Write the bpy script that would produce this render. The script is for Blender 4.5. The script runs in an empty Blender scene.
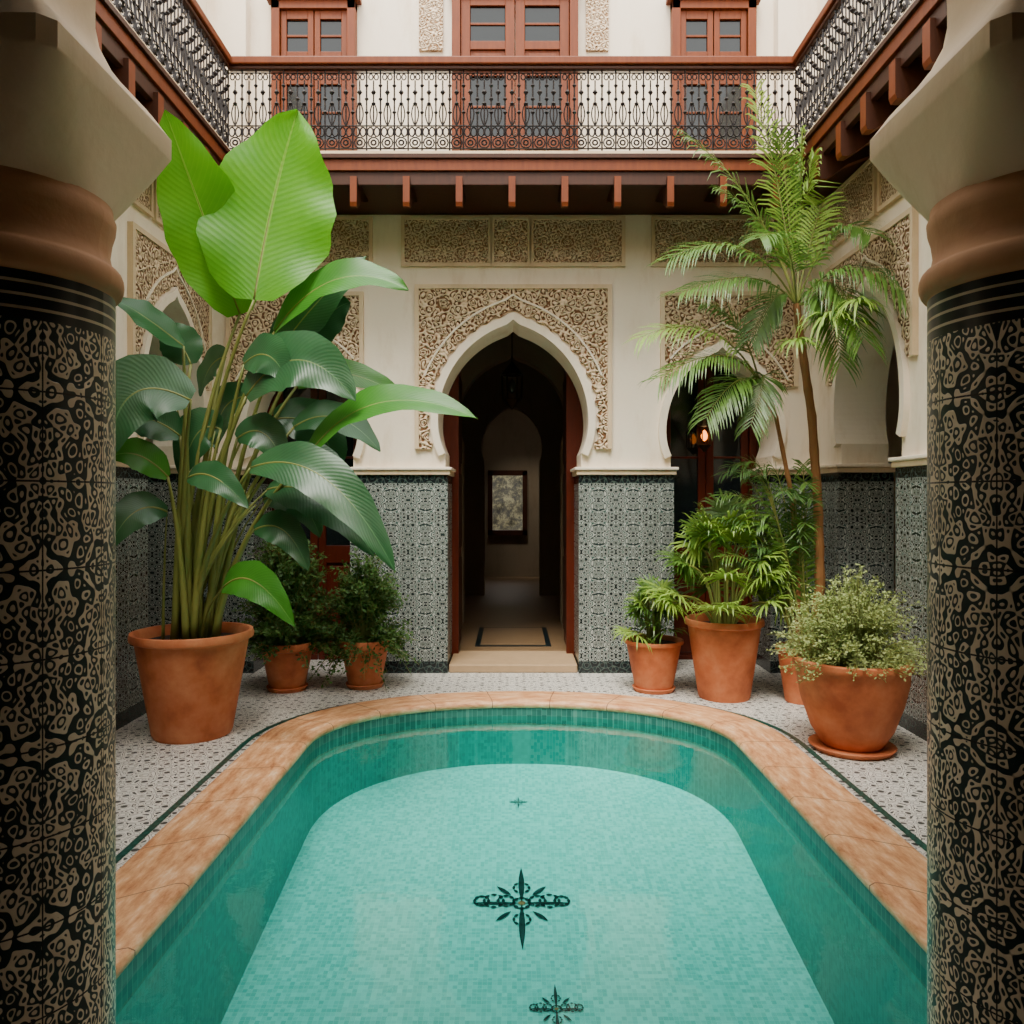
import bpy, bmesh, math, random
from mathutils import Vector, Matrix
random.seed(7)
pi=math.pi
V=Vector
scn=bpy.context.scene
def lin(c):
    r=[]
    for x in c:
        x=x/255.0
        r.append(x/12.92 if x<=0.04045 else ((x+0.055)/1.055)**2.4)
    return (r[0],r[1],r[2],1.0)
# ------------------------------------------------------------ materials
class NT:
    def __init__(s,name):
        s.m=bpy.data.materials.new(name); s.m.use_nodes=True
        s.t=s.m.node_tree; s.N=s.t.nodes; s.L=s.t.links
        s.b=s.N['Principled BSDF']; s.out=s.N['Material Output']
    def put(s,sock,v):
        if v is None: return
        if hasattr(v,'is_output'): s.L.new(v,sock)
        else: sock.default_value=v
    def math(s,op,a,b=None,c=None,clamp=False):
        n=s.N.new('ShaderNodeMath'); n.operation=op; n.use_clamp=clamp
        s.put(n.inputs[0],a); s.put(n.inputs[1],b); s.put(n.inputs[2],c)
        return n.outputs[0]
    def pos(s): return s.N.new('ShaderNodeNewGeometry').outputs['Position']
    def uv(s): return s.N.new('ShaderNodeTexCoord').outputs['UV']
    def sep(s,v):
        n=s.N.new('ShaderNodeSeparateXYZ'); s.put(n.inputs[0],v); return n.outputs
    def comb(s,x,y,z=0.0):
        n=s.N.new('ShaderNodeCombineXYZ'); s.put(n.inputs[0],x); s.put(n.inputs[1],y); s.put(n.inputs[2],z); return n.outputs[0]
    def wall(s):
        o=s.sep(s.pos()); return s.comb(s.math('ADD',o[0],o[1]),o[2])
    def vm(s,op,a,b):
        n=s.N.new('ShaderNodeVectorMath'); n.operation=op
        s.put(n.inputs[0],a); s.put(n.inputs[1],b)
        return n.outputs['Value'] if op=='DOT_PRODUCT' else n.outputs[0]
    def quasi(s,vec,f,k=4,ph=0.0):
        acc=None
        for i in range(k):
            th=i*pi/k+ph
            d=s.vm('DOT_PRODUCT',vec,(math.cos(th)*2*pi*f,math.sin(th)*2*pi*f,0))
            c=s.math('COSINE',d)
            acc=c if acc is None else s.math('ADD',acc,c)
        return s.math('MULTIPLY_ADD',acc,0.5/k,0.5)
    def maze(s,vec,f,k=6,seed=1):
        r=random.Random(seed); acc=None
        for i in range(k):
            th=i*pi/k+r.uniform(-.2,.2)
            ff=f*r.uniform(0.9,1.1)
            d=s.vm('DOT_PRODUCT',vec,(math.cos(th)*2*pi*ff,math.sin(th)*2*pi*ff,0))
            c=s.math('COSINE',s.math('ADD',d,r.uniform(0,6.28)))
            acc=c if acc is None else s.math('ADD',acc,c)
        return s.math('MULTIPLY_ADD',acc,0.5/k,0.5)
    def fold(s,vec,per):
        o=s.sep(vec)
        return s.comb(s.math('PINGPONG',o[0],per),s.math('PINGPONG',o[1],per))
    def noise(s,vec,scale,detail=4,rough=0.55,col=False):
        n=s.N.new('ShaderNodeTexNoise'); s.put(n.inputs['Vector'],vec)
        n.inputs['Scale'].default_value=scale; n.inputs['Detail'].default_value=detail; n.inputs['Roughness'].default_value=rough
        return n.outputs['Color' if col else 'Fac']
    def ramp(s,fac,stops,const=False):
        n=s.N.new('ShaderNodeValToRGB'); s.put(n.inputs[0],fac)
        cr=n.color_ramp
        if const: cr.interpolation='CONSTANT'
        while len(cr.elements)<len(stops): cr.elements.new(0.5)
        for e,(p,c) in zip(cr.elements,stops):
            e.position=p; e.color=c
        return n.outputs[0]
    def mix(s,fac,a,b,mode='MIX'):
        n=s.N.new('ShaderNodeMix'); n.data_type='RGBA'; n.blend_type=mode
        s.put(n.inputs[0],fac); s.put(n.inputs[6],a); s.put(n.inputs[7],b)
        return n.outputs[2]
    def bump(s,h,strength=0.3,dist=0.01):
        n=s.N.new('ShaderNodeBump'); n.inputs['Strength'].default_value=strength; n.inputs['Distance'].default_value=dist
        s.put(n.inputs['Height'],h); s.L.new(n.outputs[0],s.b.inputs['Normal']); return n.outputs[0]
    def fin(s,col,rough=0.6,metal=0.0,spec=0.5):
        s.put(s.b.inputs['Base Color'],col); s.put(s.b.inputs['Roughness'],rough)
        s.b.inputs['Metallic'].default_value=metal
        s.b.inputs['Specular IOR Level'].default_value=spec
        return s.m
def G(v): return (v,v,v,1)

def m_plaster(name,c1,c2,rough=0.8,stain=0.35):
    n=NT(name); p=n.pos()
    f=n.noise(p,1.7,6); g=n.noise(p,30,4)
    n.bump(g,0.12,0.01)
    c=n.mix(f,lin(c1),lin(c2))
    st=n.noise(n.vm('MULTIPLY',p,(3.0,3.0,0.9)),1.6,8,0.7)
    m=n.ramp(st,[(0.50,G(0)),(0.68,G(stain))])
    c=n.mix(m,c,lin(tuple(int(x*k) for x,k in zip(c1,(0.86,0.80,0.70)))))
    return n.fin(c,rough,spec=0.25)
M_plaster=m_plaster('plaster_cream',(234,219,195),(249,237,217))
M_capital=m_plaster('plaster_capital',(204,178,142),(232,210,176))
M_neck=m_plaster('plaster_neck',(158,112,76),(196,150,110))
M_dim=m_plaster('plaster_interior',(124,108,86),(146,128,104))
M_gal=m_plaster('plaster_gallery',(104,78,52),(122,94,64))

def m_stucco(name,f,c_hi,c_lo,dist=0.0):
    n=NT(name); w=n.wall()
    if dist: w=n.vm('ADD',w,n.vm('MULTIPLY',n.noise(w,9,2,col=True),(dist,dist,0)))
    q=n.quasi(w,f); q2=n.quasi(w,f*2.4,ph=0.2)
    h=n.math('PINGPONG',n.math('MULTIPLY',q,3.0),0.5)
    h=n.math('MULTIPLY',h,2.0)
    h2=n.math('MULTIPLY_ADD',n.math('SUBTRACT',q2,0.5),1.1,h)
    c=n.ramp(h2,[(0.20,lin(c_lo)),(0.40,lin(c_hi)),(0.9,lin(tuple(min(255,x+14) for x in c_hi)))])  # shade of the carved recesses is painted into the colour
    n.bump(h2,0.8,0.018)
    return n.fin(c,0.85,spec=0.2)
M_stucco=m_stucco('carved_stucco',12.0,(218,192,158),(116,80,52),0.05)
M_stucco2=m_stucco('carved_stucco_fine',15,(218,194,162),(156,122,90),0.03)

def m_zellige():
    n=NT('zellige_tile'); w=n.wall()
    w2=n.fold(w,0.145)
    w2=n.vm('ADD',w2,n.vm('MULTIPLY',n.vm('SUBTRACT',n.noise(w,16,1,col=True),(0.5,0.5,0.5)),(0.014,0.014,0)))
    q=n.maze(w2,17.0,4,5)
    dk=lin((26,40,40)); cr=lin((184,188,180)); gr=lin((56,84,78)); bk=lin((14,20,22)); 
    c=n.ramp(q,[(0,bk),(0.25,cr),(0.33,dk),(0.43,cr),(0.50,gr),(0.585,cr),(0.655,bk),(0.77,cr),(0.84,dk)],True)
    c=n.mix(n.math('MULTIPLY',n.noise(w,7,4),0.34),c,lin((70,82,78)))
    z=n.sep(n.pos())[2]
    top=n.math('GREATER_THAN',z,1.59); bot=n.math('LESS_THAN',z,0.10)
    ed=n.math('MAXIMUM',top,bot)
    q2=n.quasi(w,22)
    e=n.ramp(q2,[(0,lin((22,30,32))),(0.5,lin((70,82,76))),(0.62,lin((30,42,42)))],True)
    c=n.mix(ed,c,e)
    return n.fin(c,0.25)
M_zel=m_zellige()

def m_column():
    n=NT('column_tile'); u=n.uv()
    per=0.165
    w=n.fold(u,per)
    ws=n.vm('ADD',w,n.vm('MULTIPLY',n.vm('SUBTRACT',n.noise(u,15,1,col=True),(0.5,0.5,0.5)),(0.03,0.03,0)))
    q=n.maze(ws,38.0,6,31)
    o=n.sep(u)
    def grid(a): 
        f=n.math('PINGPONG',a,per/2); return n.math('LESS_THAN',f,0.0018)
    g=n.math('MAXIMUM',grid(o[0]),grid(o[1]))
    n1=n.noise(n.pos(),14,3)
    tan=n.mix(n1,lin((158,138,108)),lin((222,208,180)))
    line=n.ramp(q,[(0.0,G(1)),(0.24,G(1)),(0.26,G(0)),(0.505,G(0)),(0.525,G(1)),(0.70,G(1)),(0.72,G(0))])
    c=n.mix(line,lin((12,32,32)),tan)
    c=n.mix(g,c,lin((8,10,10)))
    n.bump(line,0.4,0.003)
    return n.fin(c,0.32)
M_col=m_column()
def m_bands():
    n=NT('column_band_tile'); z=n.sep(n.pos())[2]
    f=n.math('PINGPONG',z,0.012); l=n.math('LESS_THAN',f,0.0028)
    c=n.mix(l,lin((14,22,22)),lin((170,156,130)))
    return n.fin(c,0.3)
M_band=m_bands()

def m_floor():
    n=NT('floor_mosaic'); o=n.sep(n.pos()); w=n.comb(o[0],o[1])
    q=n.quasi(w,15.0)
    wh=lin((222,218,208)); bk=lin((38,42,44)); gy=lin((130,130,126))
    c=n.ramp(q,[(0,bk),(0.27,wh),(0.40,bk),(0.445,wh),(0.54,gy),(0.58,wh),(0.70,bk),(0.76,wh)],True)
    v=n.noise(n.pos(),1.2,4)
    c=n.mix(n.math('MULTIPLY',v,0.25),c,lin((170,165,155)))
    return n.fin(c,0.4)
M_floor=m_floor()
def m_green_line():
    n=NT('green_border_tile'); o=n.sep(n.pos())
    ch=n.N.new('ShaderNodeTexChecker'); n.L.new(n.pos(),ch.inputs[0]); ch.inputs['Scale'].default_value=40
    ch.inputs[1].default_value=lin((20,62,54)); ch.inputs[2].default_value=lin((34,86,74))
    return n.fin(ch.outputs[0],0.3)
M_gline=m_green_line()
def m_coping():
    n=NT('terracotta_stone_coping'); u=n.uv(); o=n.sep(u)
    p=n.pos()
    f=n.noise(n.vm('MULTIPLY',u,(2.5,9,1)),2.2,7,0.7)
    c=n.ramp(f,[(0.27,lin((140,78,44))),(0.42,lin((198,136,90))),(0.55,lin((224,170,122))),(0.70,lin((242,212,174)))])
    j=n.math('LESS_THAN',n.math('PINGPONG',o[0],0.225),0.003)
    c=n.mix(j,c,lin((120,80,56)))
    n.bump(n.noise(p,35,5),0.25,0.01)
    return n.fin(c,0.5)
M_cop=m_coping()
def m_pool(name,c1,c2,g,scale=0.03,gs=0.45):
    n=NT(name); p=n.pos(); o=n.sep(p)
    def gl(a): return n.math('LESS_THAN',n.math('PINGPONG',a,scale/2),scale*0.06)
    a=n.math('ADD',gl(n.math('ADD',o[0],0.0)),gl(n.math('ADD',o[1],0.0)))
    a=n.math('MINIMUM',a,1.0)
    vv=n.N.new('ShaderNodeTexWhiteNoise'); 
    s=n.vm('SNAP',p,(scale,scale,scale)); n.L.new(s,vv.inputs['Vector'])
    f=n.math('MULTIPLY_ADD',vv.outputs[0],0.75,n.math('MULTIPLY',n.noise(p,3,3),0.3))
    c=n.mix(f,lin(c1),lin(c2)); c=n.mix(n.math('MULTIPLY',a,gs),c,lin(g))
    return n.fin(c,0.4)
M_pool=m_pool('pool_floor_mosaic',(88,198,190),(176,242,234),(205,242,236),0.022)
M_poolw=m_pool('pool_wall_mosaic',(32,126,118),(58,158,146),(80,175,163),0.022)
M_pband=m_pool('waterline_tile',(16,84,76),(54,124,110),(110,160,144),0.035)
def m_water():
    n=NT('pool_water'); n.N.remove(n.b)
    tr=n.N.new('ShaderNodeBsdfTransparent'); tr.inputs[0].default_value=(0.52,0.92,0.89,1)
    gl=n.N.new('ShaderNodeBsdfGlossy'); gl.inputs['Roughness'].default_value=0.04; gl.inputs[0].default_value=(1,1,1,1)
    b=n.N.new('ShaderNodeBump'); b.inputs['Strength'].default_value=0.16; b.inputs['Distance'].default_value=0.01
    n.L.new(n.noise(n.pos(),8,3),b.inputs['Height']); n.L.new(b.outputs[0],gl.inputs['Normal'])
    fr=n.N.new('ShaderNodeFresnel'); fr.inputs[0].default_value=1.38
    mx=n.N.new('ShaderNodeMixShader'); n.L.new(fr.outputs[0],mx.inputs[0]); n.L.new(tr.outputs[0],mx.inputs[1]); n.L.new(gl.outputs[0],mx.inputs[2])
    n.L.new(mx.outputs[0],n.out.inputs[0]); return n.m
M_water=m_water()
def m_wood(name,c1,c2,rough=0.4):
    n=NT(name); p=n.pos()
    f=n.noise(n.vm('MULTIPLY',p,(14,14,2.0)),2.5,5)
    return n.fin(n.mix(f,lin(c1),lin(c2)),rough,spec=0.3)
M_wood=m_wood('cedar_wood',(84,32,4),(128,60,12),0.5)
M_wood2=m_wood('dark_wood',(44,18,6),(72,36,14),0.5)
M_redwood=m_wood('red_wood',(64,18,6),(98,36,14))
def m_plain(name,c,rough=0.5,metal=0.0,spec=0.5):
    n=NT(name); f=n.noise(n.pos(),12,3)
    return n.fin(n.mix(f,lin(c),lin(tuple(int(x*0.86) for x in c))),rough,metal,spec)
M_iron=m_plain('wrought_iron',(30,22,22),0.5,0.2)
M_glass=m_plain('dark_window_glass',(24,30,32),0.08)
M_soil=m_plain('soil',(46,34,26),0.95)
M_stone=m_plain('threshold_stone',(180,150,114),0.6)
M_pfloor=m_plain('passage_floor_stone',(134,108,78),0.35)
M_mosaic_dk=m_plain('mosaic_dark',(12,28,32),0.4)
M_brass=m_plain('lantern_brass',(70,52,26),0.4,0.8)
M_frost=m_plain('unlit_glass',(70,60,48),0.3)
def m_terra():
    n=NT('terracotta'); p=n.pos()
    f=n.noise(p,4,6,0.6)
    c=n.ramp(f,[(0.3,lin((154,78,46))),(0.5,lin((194,110,68))),(0.75,lin((216,144,102)))])
    n.bump(n.noise(p,40,3),0.1,0.01)
    return n.fin(c,0.65,spec=0.3)
M_terra=m_terra()
def m_emit(name,c,s):
    n=NT(name); n.b.inputs['Emission Color'].default_value=lin(c); n.b.inputs['Emission Strength'].default_value=s
    return n.fin(lin(c),0.5)
M_lamp=m_emit('lamp_glow',(255,140,50),5.5)
def m_leaf(name,c1,c2,vein,trans=0.35,veins=True,rough=0.4):
    n=NT(name); p=n.pos(); f=n.noise(p,5,3)
    c=n.mix(f,lin(c1),lin(c2))
    if veins:
        o=n.sep(n.uv()); au=n.math('ABSOLUTE',o[0])
        ph=n.math('SUBTRACT',n.math('MULTIPLY',o[1],190.0),n.math('MULTIPLY',au,34.0))
        s=n.math('SINE',ph); l=n.math('MULTIPLY',n.math('GREATER_THAN',s,0.8),0.07)
        mid=n.math('LESS_THAN',au,0.03)
        c=n.mix(n.math('MAXIMUM',l,n.math('MULTIPLY',mid,0.6)),c,lin(vein))
        n.bump(s,0.08,0.004)
    n.fin(c,rough)
    t=n.N.new('ShaderNodeBsdfTranslucent'); n.put(t.inputs[0],c)
    mx=n.N.new('ShaderNodeMixShader'); mx.inputs[0].default_value=trans
    n.L.new(n.b.outputs[0],mx.inputs[1]); n.L.new(t.outputs[0],mx.inputs[2]); n.L.new(mx.outputs[0],n.out.inputs[0])
    return n.m
M_leafB=m_leaf('banana_leaf_bright',(72,154,8),(110,186,20),(154,206,68),0.5)
M_leafD=m_leaf('banana_leaf_dark',(24,66,36),(52,106,58),(90,138,84),0.2,rough=0.36)
M_leafM=m_leaf('banana_leaf_mid',(40,106,24),(70,140,36),(120,174,78),0.35,rough=0.4)
M_stem=m_leaf('petiole',(82,106,36),(142,138,68),(0,0,0),0.1,False,0.5)
M_palm=m_leaf('palm_leaf',(58,100,32),(110,146,60),(0,0,0),0.3,False)
M_palmL=m_leaf('palm_leaf_light',(104,148,46),(172,200,92),(0,0,0),0.35,False)
M_fern=m_leaf('fern_leaf',(40,80,28),(88,126,50),(0,0,0),0.3,False,0.6)
M_bush=m_leaf('shrub_leaf',(126,150,76),(198,208,138),(0,0,0),0.35,False,0.6)
M_trunk=m_plain('palm_trunk',(140,94,46),0.8)

# ------------------------------------------------------------ mesh builder
class MB:
    def __init__(s): s.v=[]; s.f=[]; s.m=[]; s.uv=[]; s.mats=[]
    def mi(s,mat):
        if mat not in s.mats: s.mats.append(mat)
        return s.mats.index(mat)
    def face(s,idx,mat,uv=None):
        s.f.append(idx); s.m.append(s.mi(mat)); s.uv.append(uv)
    def box(s,x0,x1,y0,y1,z0,z1,mat):
        b=len(s.v)
        s.v+=[V((x,y,z)) for z in (z0,z1) for y in (y0,y1) for x in (x0,x1)]
        for q in ((0,2,3,1),(4,5,7,6),(0,1,5,4),(2,6,7,3),(0,4,6,2),(1,3,7,5)):
            s.face([b+i for i in q],mat)
    def tube(s,pts,rad,mat,n=8,cap=True):
        pts=[V(p) for p in pts]
        if not isinstance(rad,(list,tuple)): rad=[rad]*len(pts)
        b=len(s.v); prev=None
        for i,p in enumerate(pts):
            t=(pts[min(i+1,len(pts)-1)]-pts[max(i-1,0)])
            if t.length<1e-9: t=V((0,0,1))
            t.normalize()
            if prev is None:
                a=V((1,0,0)) if abs(t.x)<0.9 else V((0,1,0))
                prev=(a-t*a.dot(t)).normalized()
            else:
                prev=(prev-t*prev.dot(t))
                prev.normalize()
            w=t.cross(prev)
            for k in range(n):
                a=2*pi*k/n
                s.v.append(p+(prev*math.cos(a)+w*math.sin(a))*rad[i])
        for i in range(len(pts)-1):
            for k in range(n):
                a=b+i*n+k; c=b+i*n+(k+1)%n
                s.face([a,c,c+n,a+n],mat)
        if cap:
            s.face([b+k for k in range(n)][::-1],mat); s.face([b+(len(pts)-1)*n+k for k in range(n)],mat)
    def lathe(s,prof,c,n=48,mat=None,mats=None):
        b=len(s.v); c=V(c)
        for r,z in prof:
            for k in range(n+1):
                a=2*pi*k/n
                s.v.append(c+V((r*math.cos(a),r*math.sin(a),z)))
        rr=max(p[0] for p in prof)
        for i in range(len(prof)-1):
            mt=mats[i] if mats else mat
            for k in range(n):
                a=b+i*(n+1)+k
                u0=2*pi*rr*k/n; u1=2*pi*rr*(k+1)/n
                z0=prof[i][1]; z1=prof[i+1][1]
                s.face([a,a+1,a+n+2,a+n+1],mt,[(u0,z0),(u1,z0),(u1,z1),(u0,z1)])
    def super_loft(s,prof,c,mat,n=64):
        # profile entries (half width, z, exponent): exponent 2 = round, large = square
        b=len(s.v); c=V(c)
        for h,z,e in prof:
            for k in range(n):
                a=2*pi*(k+0.5)/n; x,y=math.cos(a),math.sin(a)
                r=h/((abs(x)**e+abs(y)**e)**(1.0/e))
                s.v.append(c+V((x*r,y*r,z)))
        for i in range(len(prof)-1):
            for k in range(n):
                a=b+i*n+k; d=b+i*n+(k+1)%n
                s.face([a,d,d+n,a+n],mat)
    def build(s,name,parent=None,smooth=False,bevel=0,angle=None):
        me=bpy.data.meshes.new(name)
        me.from_pydata([tuple(v) for v in s.v],[],s.f)
        for m in s.mats: me.materials.append(m)
        uvl=me.uv_layers.new(name='UVMap')
        for i,p in enumerate(me.polygons):
            p.material_index=s.m[i]; p.use_smooth=smooth
            if s.uv[i]:
                for j,li in enumerate(p.loop_indices): uvl.data[li].uv=s.uv[i][j]
        me.update()
        o=bpy.data.objects.new(name,me); scn.collection.objects.link(o)
        if bevel:
            md=o.modifiers.new('bevel','BEVEL'); md.width=bevel; md.segments=2; md.limit_method='ANGLE'
        if parent: o.parent=parent
        return o
def empty(name,loc=(0,0,0)):
    o=bpy.data.objects.new(name,None); scn.collection.objects.link(o); o.location=loc; o.empty_display_size=0.1
    return o
def flat(name,loops,thick,mapf,mat,parent=None,up=False):
    cu=bpy.data.curves.new(name,'CURVE'); cu.dimensions='2D'; cu.fill_mode='BOTH'
    cu.extrude=thick/2
    for lp in loops:
        sp=cu.splines.new('POLY'); sp.points.add(len(lp)-1)
        for i,p in enumerate(lp): sp.points[i].co=(p[0],p[1],0,1)
        sp.use_cyclic_u=True
    ob=bpy.data.objects.new(name,cu); scn.collection.objects.link(ob)
    bpy.context.view_layer.update()
    dg=bpy.context.evaluated_depsgraph_get()
    me=bpy.data.meshes.new_from_object(ob.evaluated_get(dg))
    bpy.data.objects.remove(ob)
    for v in me.vertices: v.co=V(mapf(v.co.x,v.co.y,v.co.z))
    bm=bmesh.new(); bm.from_mesh(me); bmesh.ops.remove_doubles(bm,verts=bm.verts,dist=1e-5)
    bmesh.ops.recalc_face_normals(bm,faces=bm.faces)
    if up:
        bm.normal_update()
        for f in bm.faces:
            if f.normal.z<0: f.normal_flip()
    bm.to_mesh(me); bm.free()
    me.materials.clear(); me.materials.append(mat)
    for p in me.polygons: p.use_smooth=False; p.material_index=0
    o=bpy.data.objects.new(name,me); scn.collection.objects.link(o)
    if parent: o.parent=parent
    return o
# ------------------------------------------------------------ constants
YB=6.7; XW=2.52; HT=6.2; ZB=3.85
def arch(cx,hw,zc,apex,off=0.0,a0=25,n=22,lobes=0,lob=0.0,z0=None):
    hw2=hw+off; H=apex+off*1.15-zc
    c=0.28*hw2; R=hw2+c; nat=math.sqrt(R*R-c*c); k=H/nat
    left=[]
    m=6
    for i in range(m):
        a=math.radians(-a0+(a0*i/m))
        left.append((-hw2*math.cos(a),zc+hw2*math.sin(a)))
    amax=math.acos(c/R)
    for i in range(n+1):
        a=amax*i/n
        left.append((c-R*math.cos(a),zc+R*math.sin(a)*k))
    pts=[]
    for (x,z) in left:
        if abs(x)<0.12*hw2: z+= (1-abs(x)/(0.12*hw2))**2*0.03
        pts.append((x,z))
    full=pts+[(-x,z) for (x,z) in reversed(pts[:-1])]
    if lobes:
        out=[]; N=len(full)
        dense=[]
        for i in range(N-1):
            for j in range(4):
                t=j/4; dense.append((full[i][0]*(1-t)+full[i+1][0]*t,full[i][1]*(1-t)+full[i+1][1]*t))
        dense.append(full[-1]); L=[0]
        for i in range(1,len(dense)): L.append(L[-1]+math.hypot(dense[i][0]-dense[i-1][0],dense[i][1]-dense[i-1][1]))
        for i,(x,z) in enumerate(dense):
            d=math.hypot(x,z-zc) or 1
            o=lob*abs(math.sin(pi*lobes*L[i]/L[-1]))
            out.append((x+x/d*o,z+(z-zc)/d*o))
        full=out
    return [(cx+x,z) for x,z in full]
def wall_outline(x0,x1,top,archs):
    pts=[(x0,0)]
    for (cx,hw,zc,apex) in archs:
        ap=arch(cx,hw,zc,apex)
        pts.append((ap[0][0],0)); pts+=ap; pts.append((ap[-1][0],0))
    pts+=[(x1,0),(x1,top),(x0,top)]
    return pts
BACK=[(-1.76,0.47,2.02,2.70),(0.01,0.63,2.11,2.93),(1.76,0.47,2.02,2.70)]
mb_back=lambda y:(lambda u,v,w:(u,y+w,v))
mb_side=lambda x:(lambda u,v,w:(x+w,u,v))
wall_back=flat('wall_back',[wall_outline(-3.6,3.6,HT,BACK)],0.45,mb_back(YB+0.225),M_plaster)
SR=[(3.45,0.75,2.1,3.0),(5.62,0.52,2.1,2.93)]
SL=[(3.6,0.75,2.1,3.0),(5.90,0.52,2.1,2.93)]
wall_right=flat('wall_right',[wall_outline(1.74,YB-0.001,HT,SR)],0.36,mb_side(XW+0.18),M_plaster)
wall_left=flat('wall_left',[wall_outline(1.74,YB-0.001,HT,SL)],0.36,mb_side(-XW-0.18),M_plaster)

def decorate(parent,archs,mapfn,fr):
    for i,(cx,hw,zc,apex,px0,px1,ptop,pbot) in enumerate(archs):
        inner=arch(cx,hw,zc,apex); outer=arch(cx,hw,zc,apex,0.06)
        flat('arch_band',[inner+outer[::-1]],0.04,mapfn(0.02),M_plaster,parent)
        ol=arch(cx,hw,zc,apex,0.07,lobes=26,lob=0.028)
        ol=[p for p in ol if p[1]>=pbot]
        ol=[(ol[0][0],pbot)]+ol+[(ol[-1][0],pbot)]
        flat('carved_spandrel',[[(px0,pbot)]+ol+[(px1,pbot),(px1,ptop),(px0,ptop)]],0.03,mapfn(0.012),M_stucco,parent)
        ol2=arch(cx,hw,zc,apex,0.19); ol1=arch(cx,hw,zc,apex,0.175)
        ok=[(a,b) for a,b in zip(ol1,ol2) if b[1]>=pbot+0.02 and px0+0.03<b[0]<px1-0.03]
        if len(ok)>4: flat('arch_rib',[[a for a,b in ok]+[b for a,b in ok][::-1]],0.03,mapfn(0.022),M_plaster,parent)
        w=0.035
        for q in ([(px0-w,pbot),(px0,pbot),(px0,ptop+w),(px0-w,ptop+w)],[(px1,pbot),(px1+w,pbot),(px1+w,ptop+w),(px1,ptop+w)],[(px0,ptop),(px1,ptop),(px1,ptop+w),(px0,ptop+w)]):
            flat('stucco_frame',[q],0.05,mapfn(0.015),M_capital,parent)
    for (a,b) in fr:
        z0,z1=3.44,3.80
        flat('frieze_panel',[[(a,z0),(b,z0),(b,z1),(a,z1)]],0.02,mapfn(0.008),M_stucco2,parent)
        w=0.03
        for q in ([(a-w,z0-w),(b+w,z0-w),(b+w,z0),(a-w,z0)],[(a-w,z1),(b+w,z1),(b+w,z1+w),(a-w,z1+w)],[(a-w,z0),(a,z0),(a,z1),(a-w,z1)],[(b,z0),(b+w,z0),(b+w,z1),(b,z1)]):
            flat('frieze_frame',[q],0.04,mapfn(0.012),M_capital,parent)
decorate(wall_back,[(-1.76,0.47,2.02,2.70,-2.36,-1.28,3.16,2.4),(0.01,0.63,2.11,2.93,-0.78,0.80,3.22,1.88),(1.76,0.47,2.02,2.70,1.28,2.36,3.16,2.4)],
    lambda o:mb_back(YB-o),[(-2.3,-1.2),(-0.9,-0.2),(-0.15,0.13),(0.18,0.92),(1.2,2.3)])
def side_dec(arr): return [(a,b,c,d,a-b-0.13,a+b+0.13,3.24,2.35) for (a,b,c,d) in arr]
decorate(wall_right,side_dec(SR),lambda o:mb_side(XW-o),[(2.6,4.3),(4.75,5.4),(5.5,6.5)])
decorate(wall_left,side_dec(SL),lambda o:mb_side(-XW+o),[(2.6,4.4),(4.8,5.5),(5.6,6.5)])

def jam(a): cx,hw,zc,ap=a; d=hw*math.cos(math.radians(25)); return cx-d,cx+d
def dado_back():
    mb=MB(); mc=MB()
    xs=[-XW]
    for a in BACK: xs+=list(jam(a))
    xs.append(XW)
    for i in range(0,len(xs),2):
        a,b=xs[i],xs[i+1]; e=0.022
        l=a-(e if i>0 else 0); r=b+(e if i<len(xs)-2 else 0)
        mb.box(l,r,YB-0.03,YB+0.47,0.0,1.66,M_zel)
        mc.box(l-0.02*(i>0),r+0.02*(i<len(xs)-2),YB-0.05,YB+0.49,1.66,1.70,M_capital)
        mc.box(l-0.035*(i>0),r+0.035*(i<len(xs)-2),YB-0.065,YB+0.50,1.70,1.725,M_plaster)
    mb.build('zellige_dado',wall_back); mc.build('dado_cap',wall_back,bevel=0.006)
dado_back()
def dado_side(arr,sgn,parent):
    mb=MB(); mc=MB(); xs=[1.75]
    for a in arr: xs+=list(jam(a))
    xs.append(YB-0.03)
    for i in range(0,len(xs),2):
        a,b=xs[i],xs[i+1]; e=0.022
        l=a-(e if i>0 else 0); r=b+(e if i<len(xs)-2 else 0)
        def bx(m,d0,z0,z1,g,mat):
            x0=sgn*(XW-d0); x1=sgn*(XW+0.36+d0)
            m.box(min(x0,x1),max(x0,x1),l-g*(i>0),r+g*(i<len(xs)-2),z0,z1,mat)
        bx(mb,0.03,0,1.66,0,M_zel); bx(mc,0.05,1.66,1.70,0.02,M_capital); bx(mc,0.065,1.70,1.725,0.035,M_plaster)
    mb.build('zellige_dado',parent); mc.build('dado_cap',parent,bevel=0.006)
dado_side(SR,1,wall_right); dado_side(SL,-1,wall_left)

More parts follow.
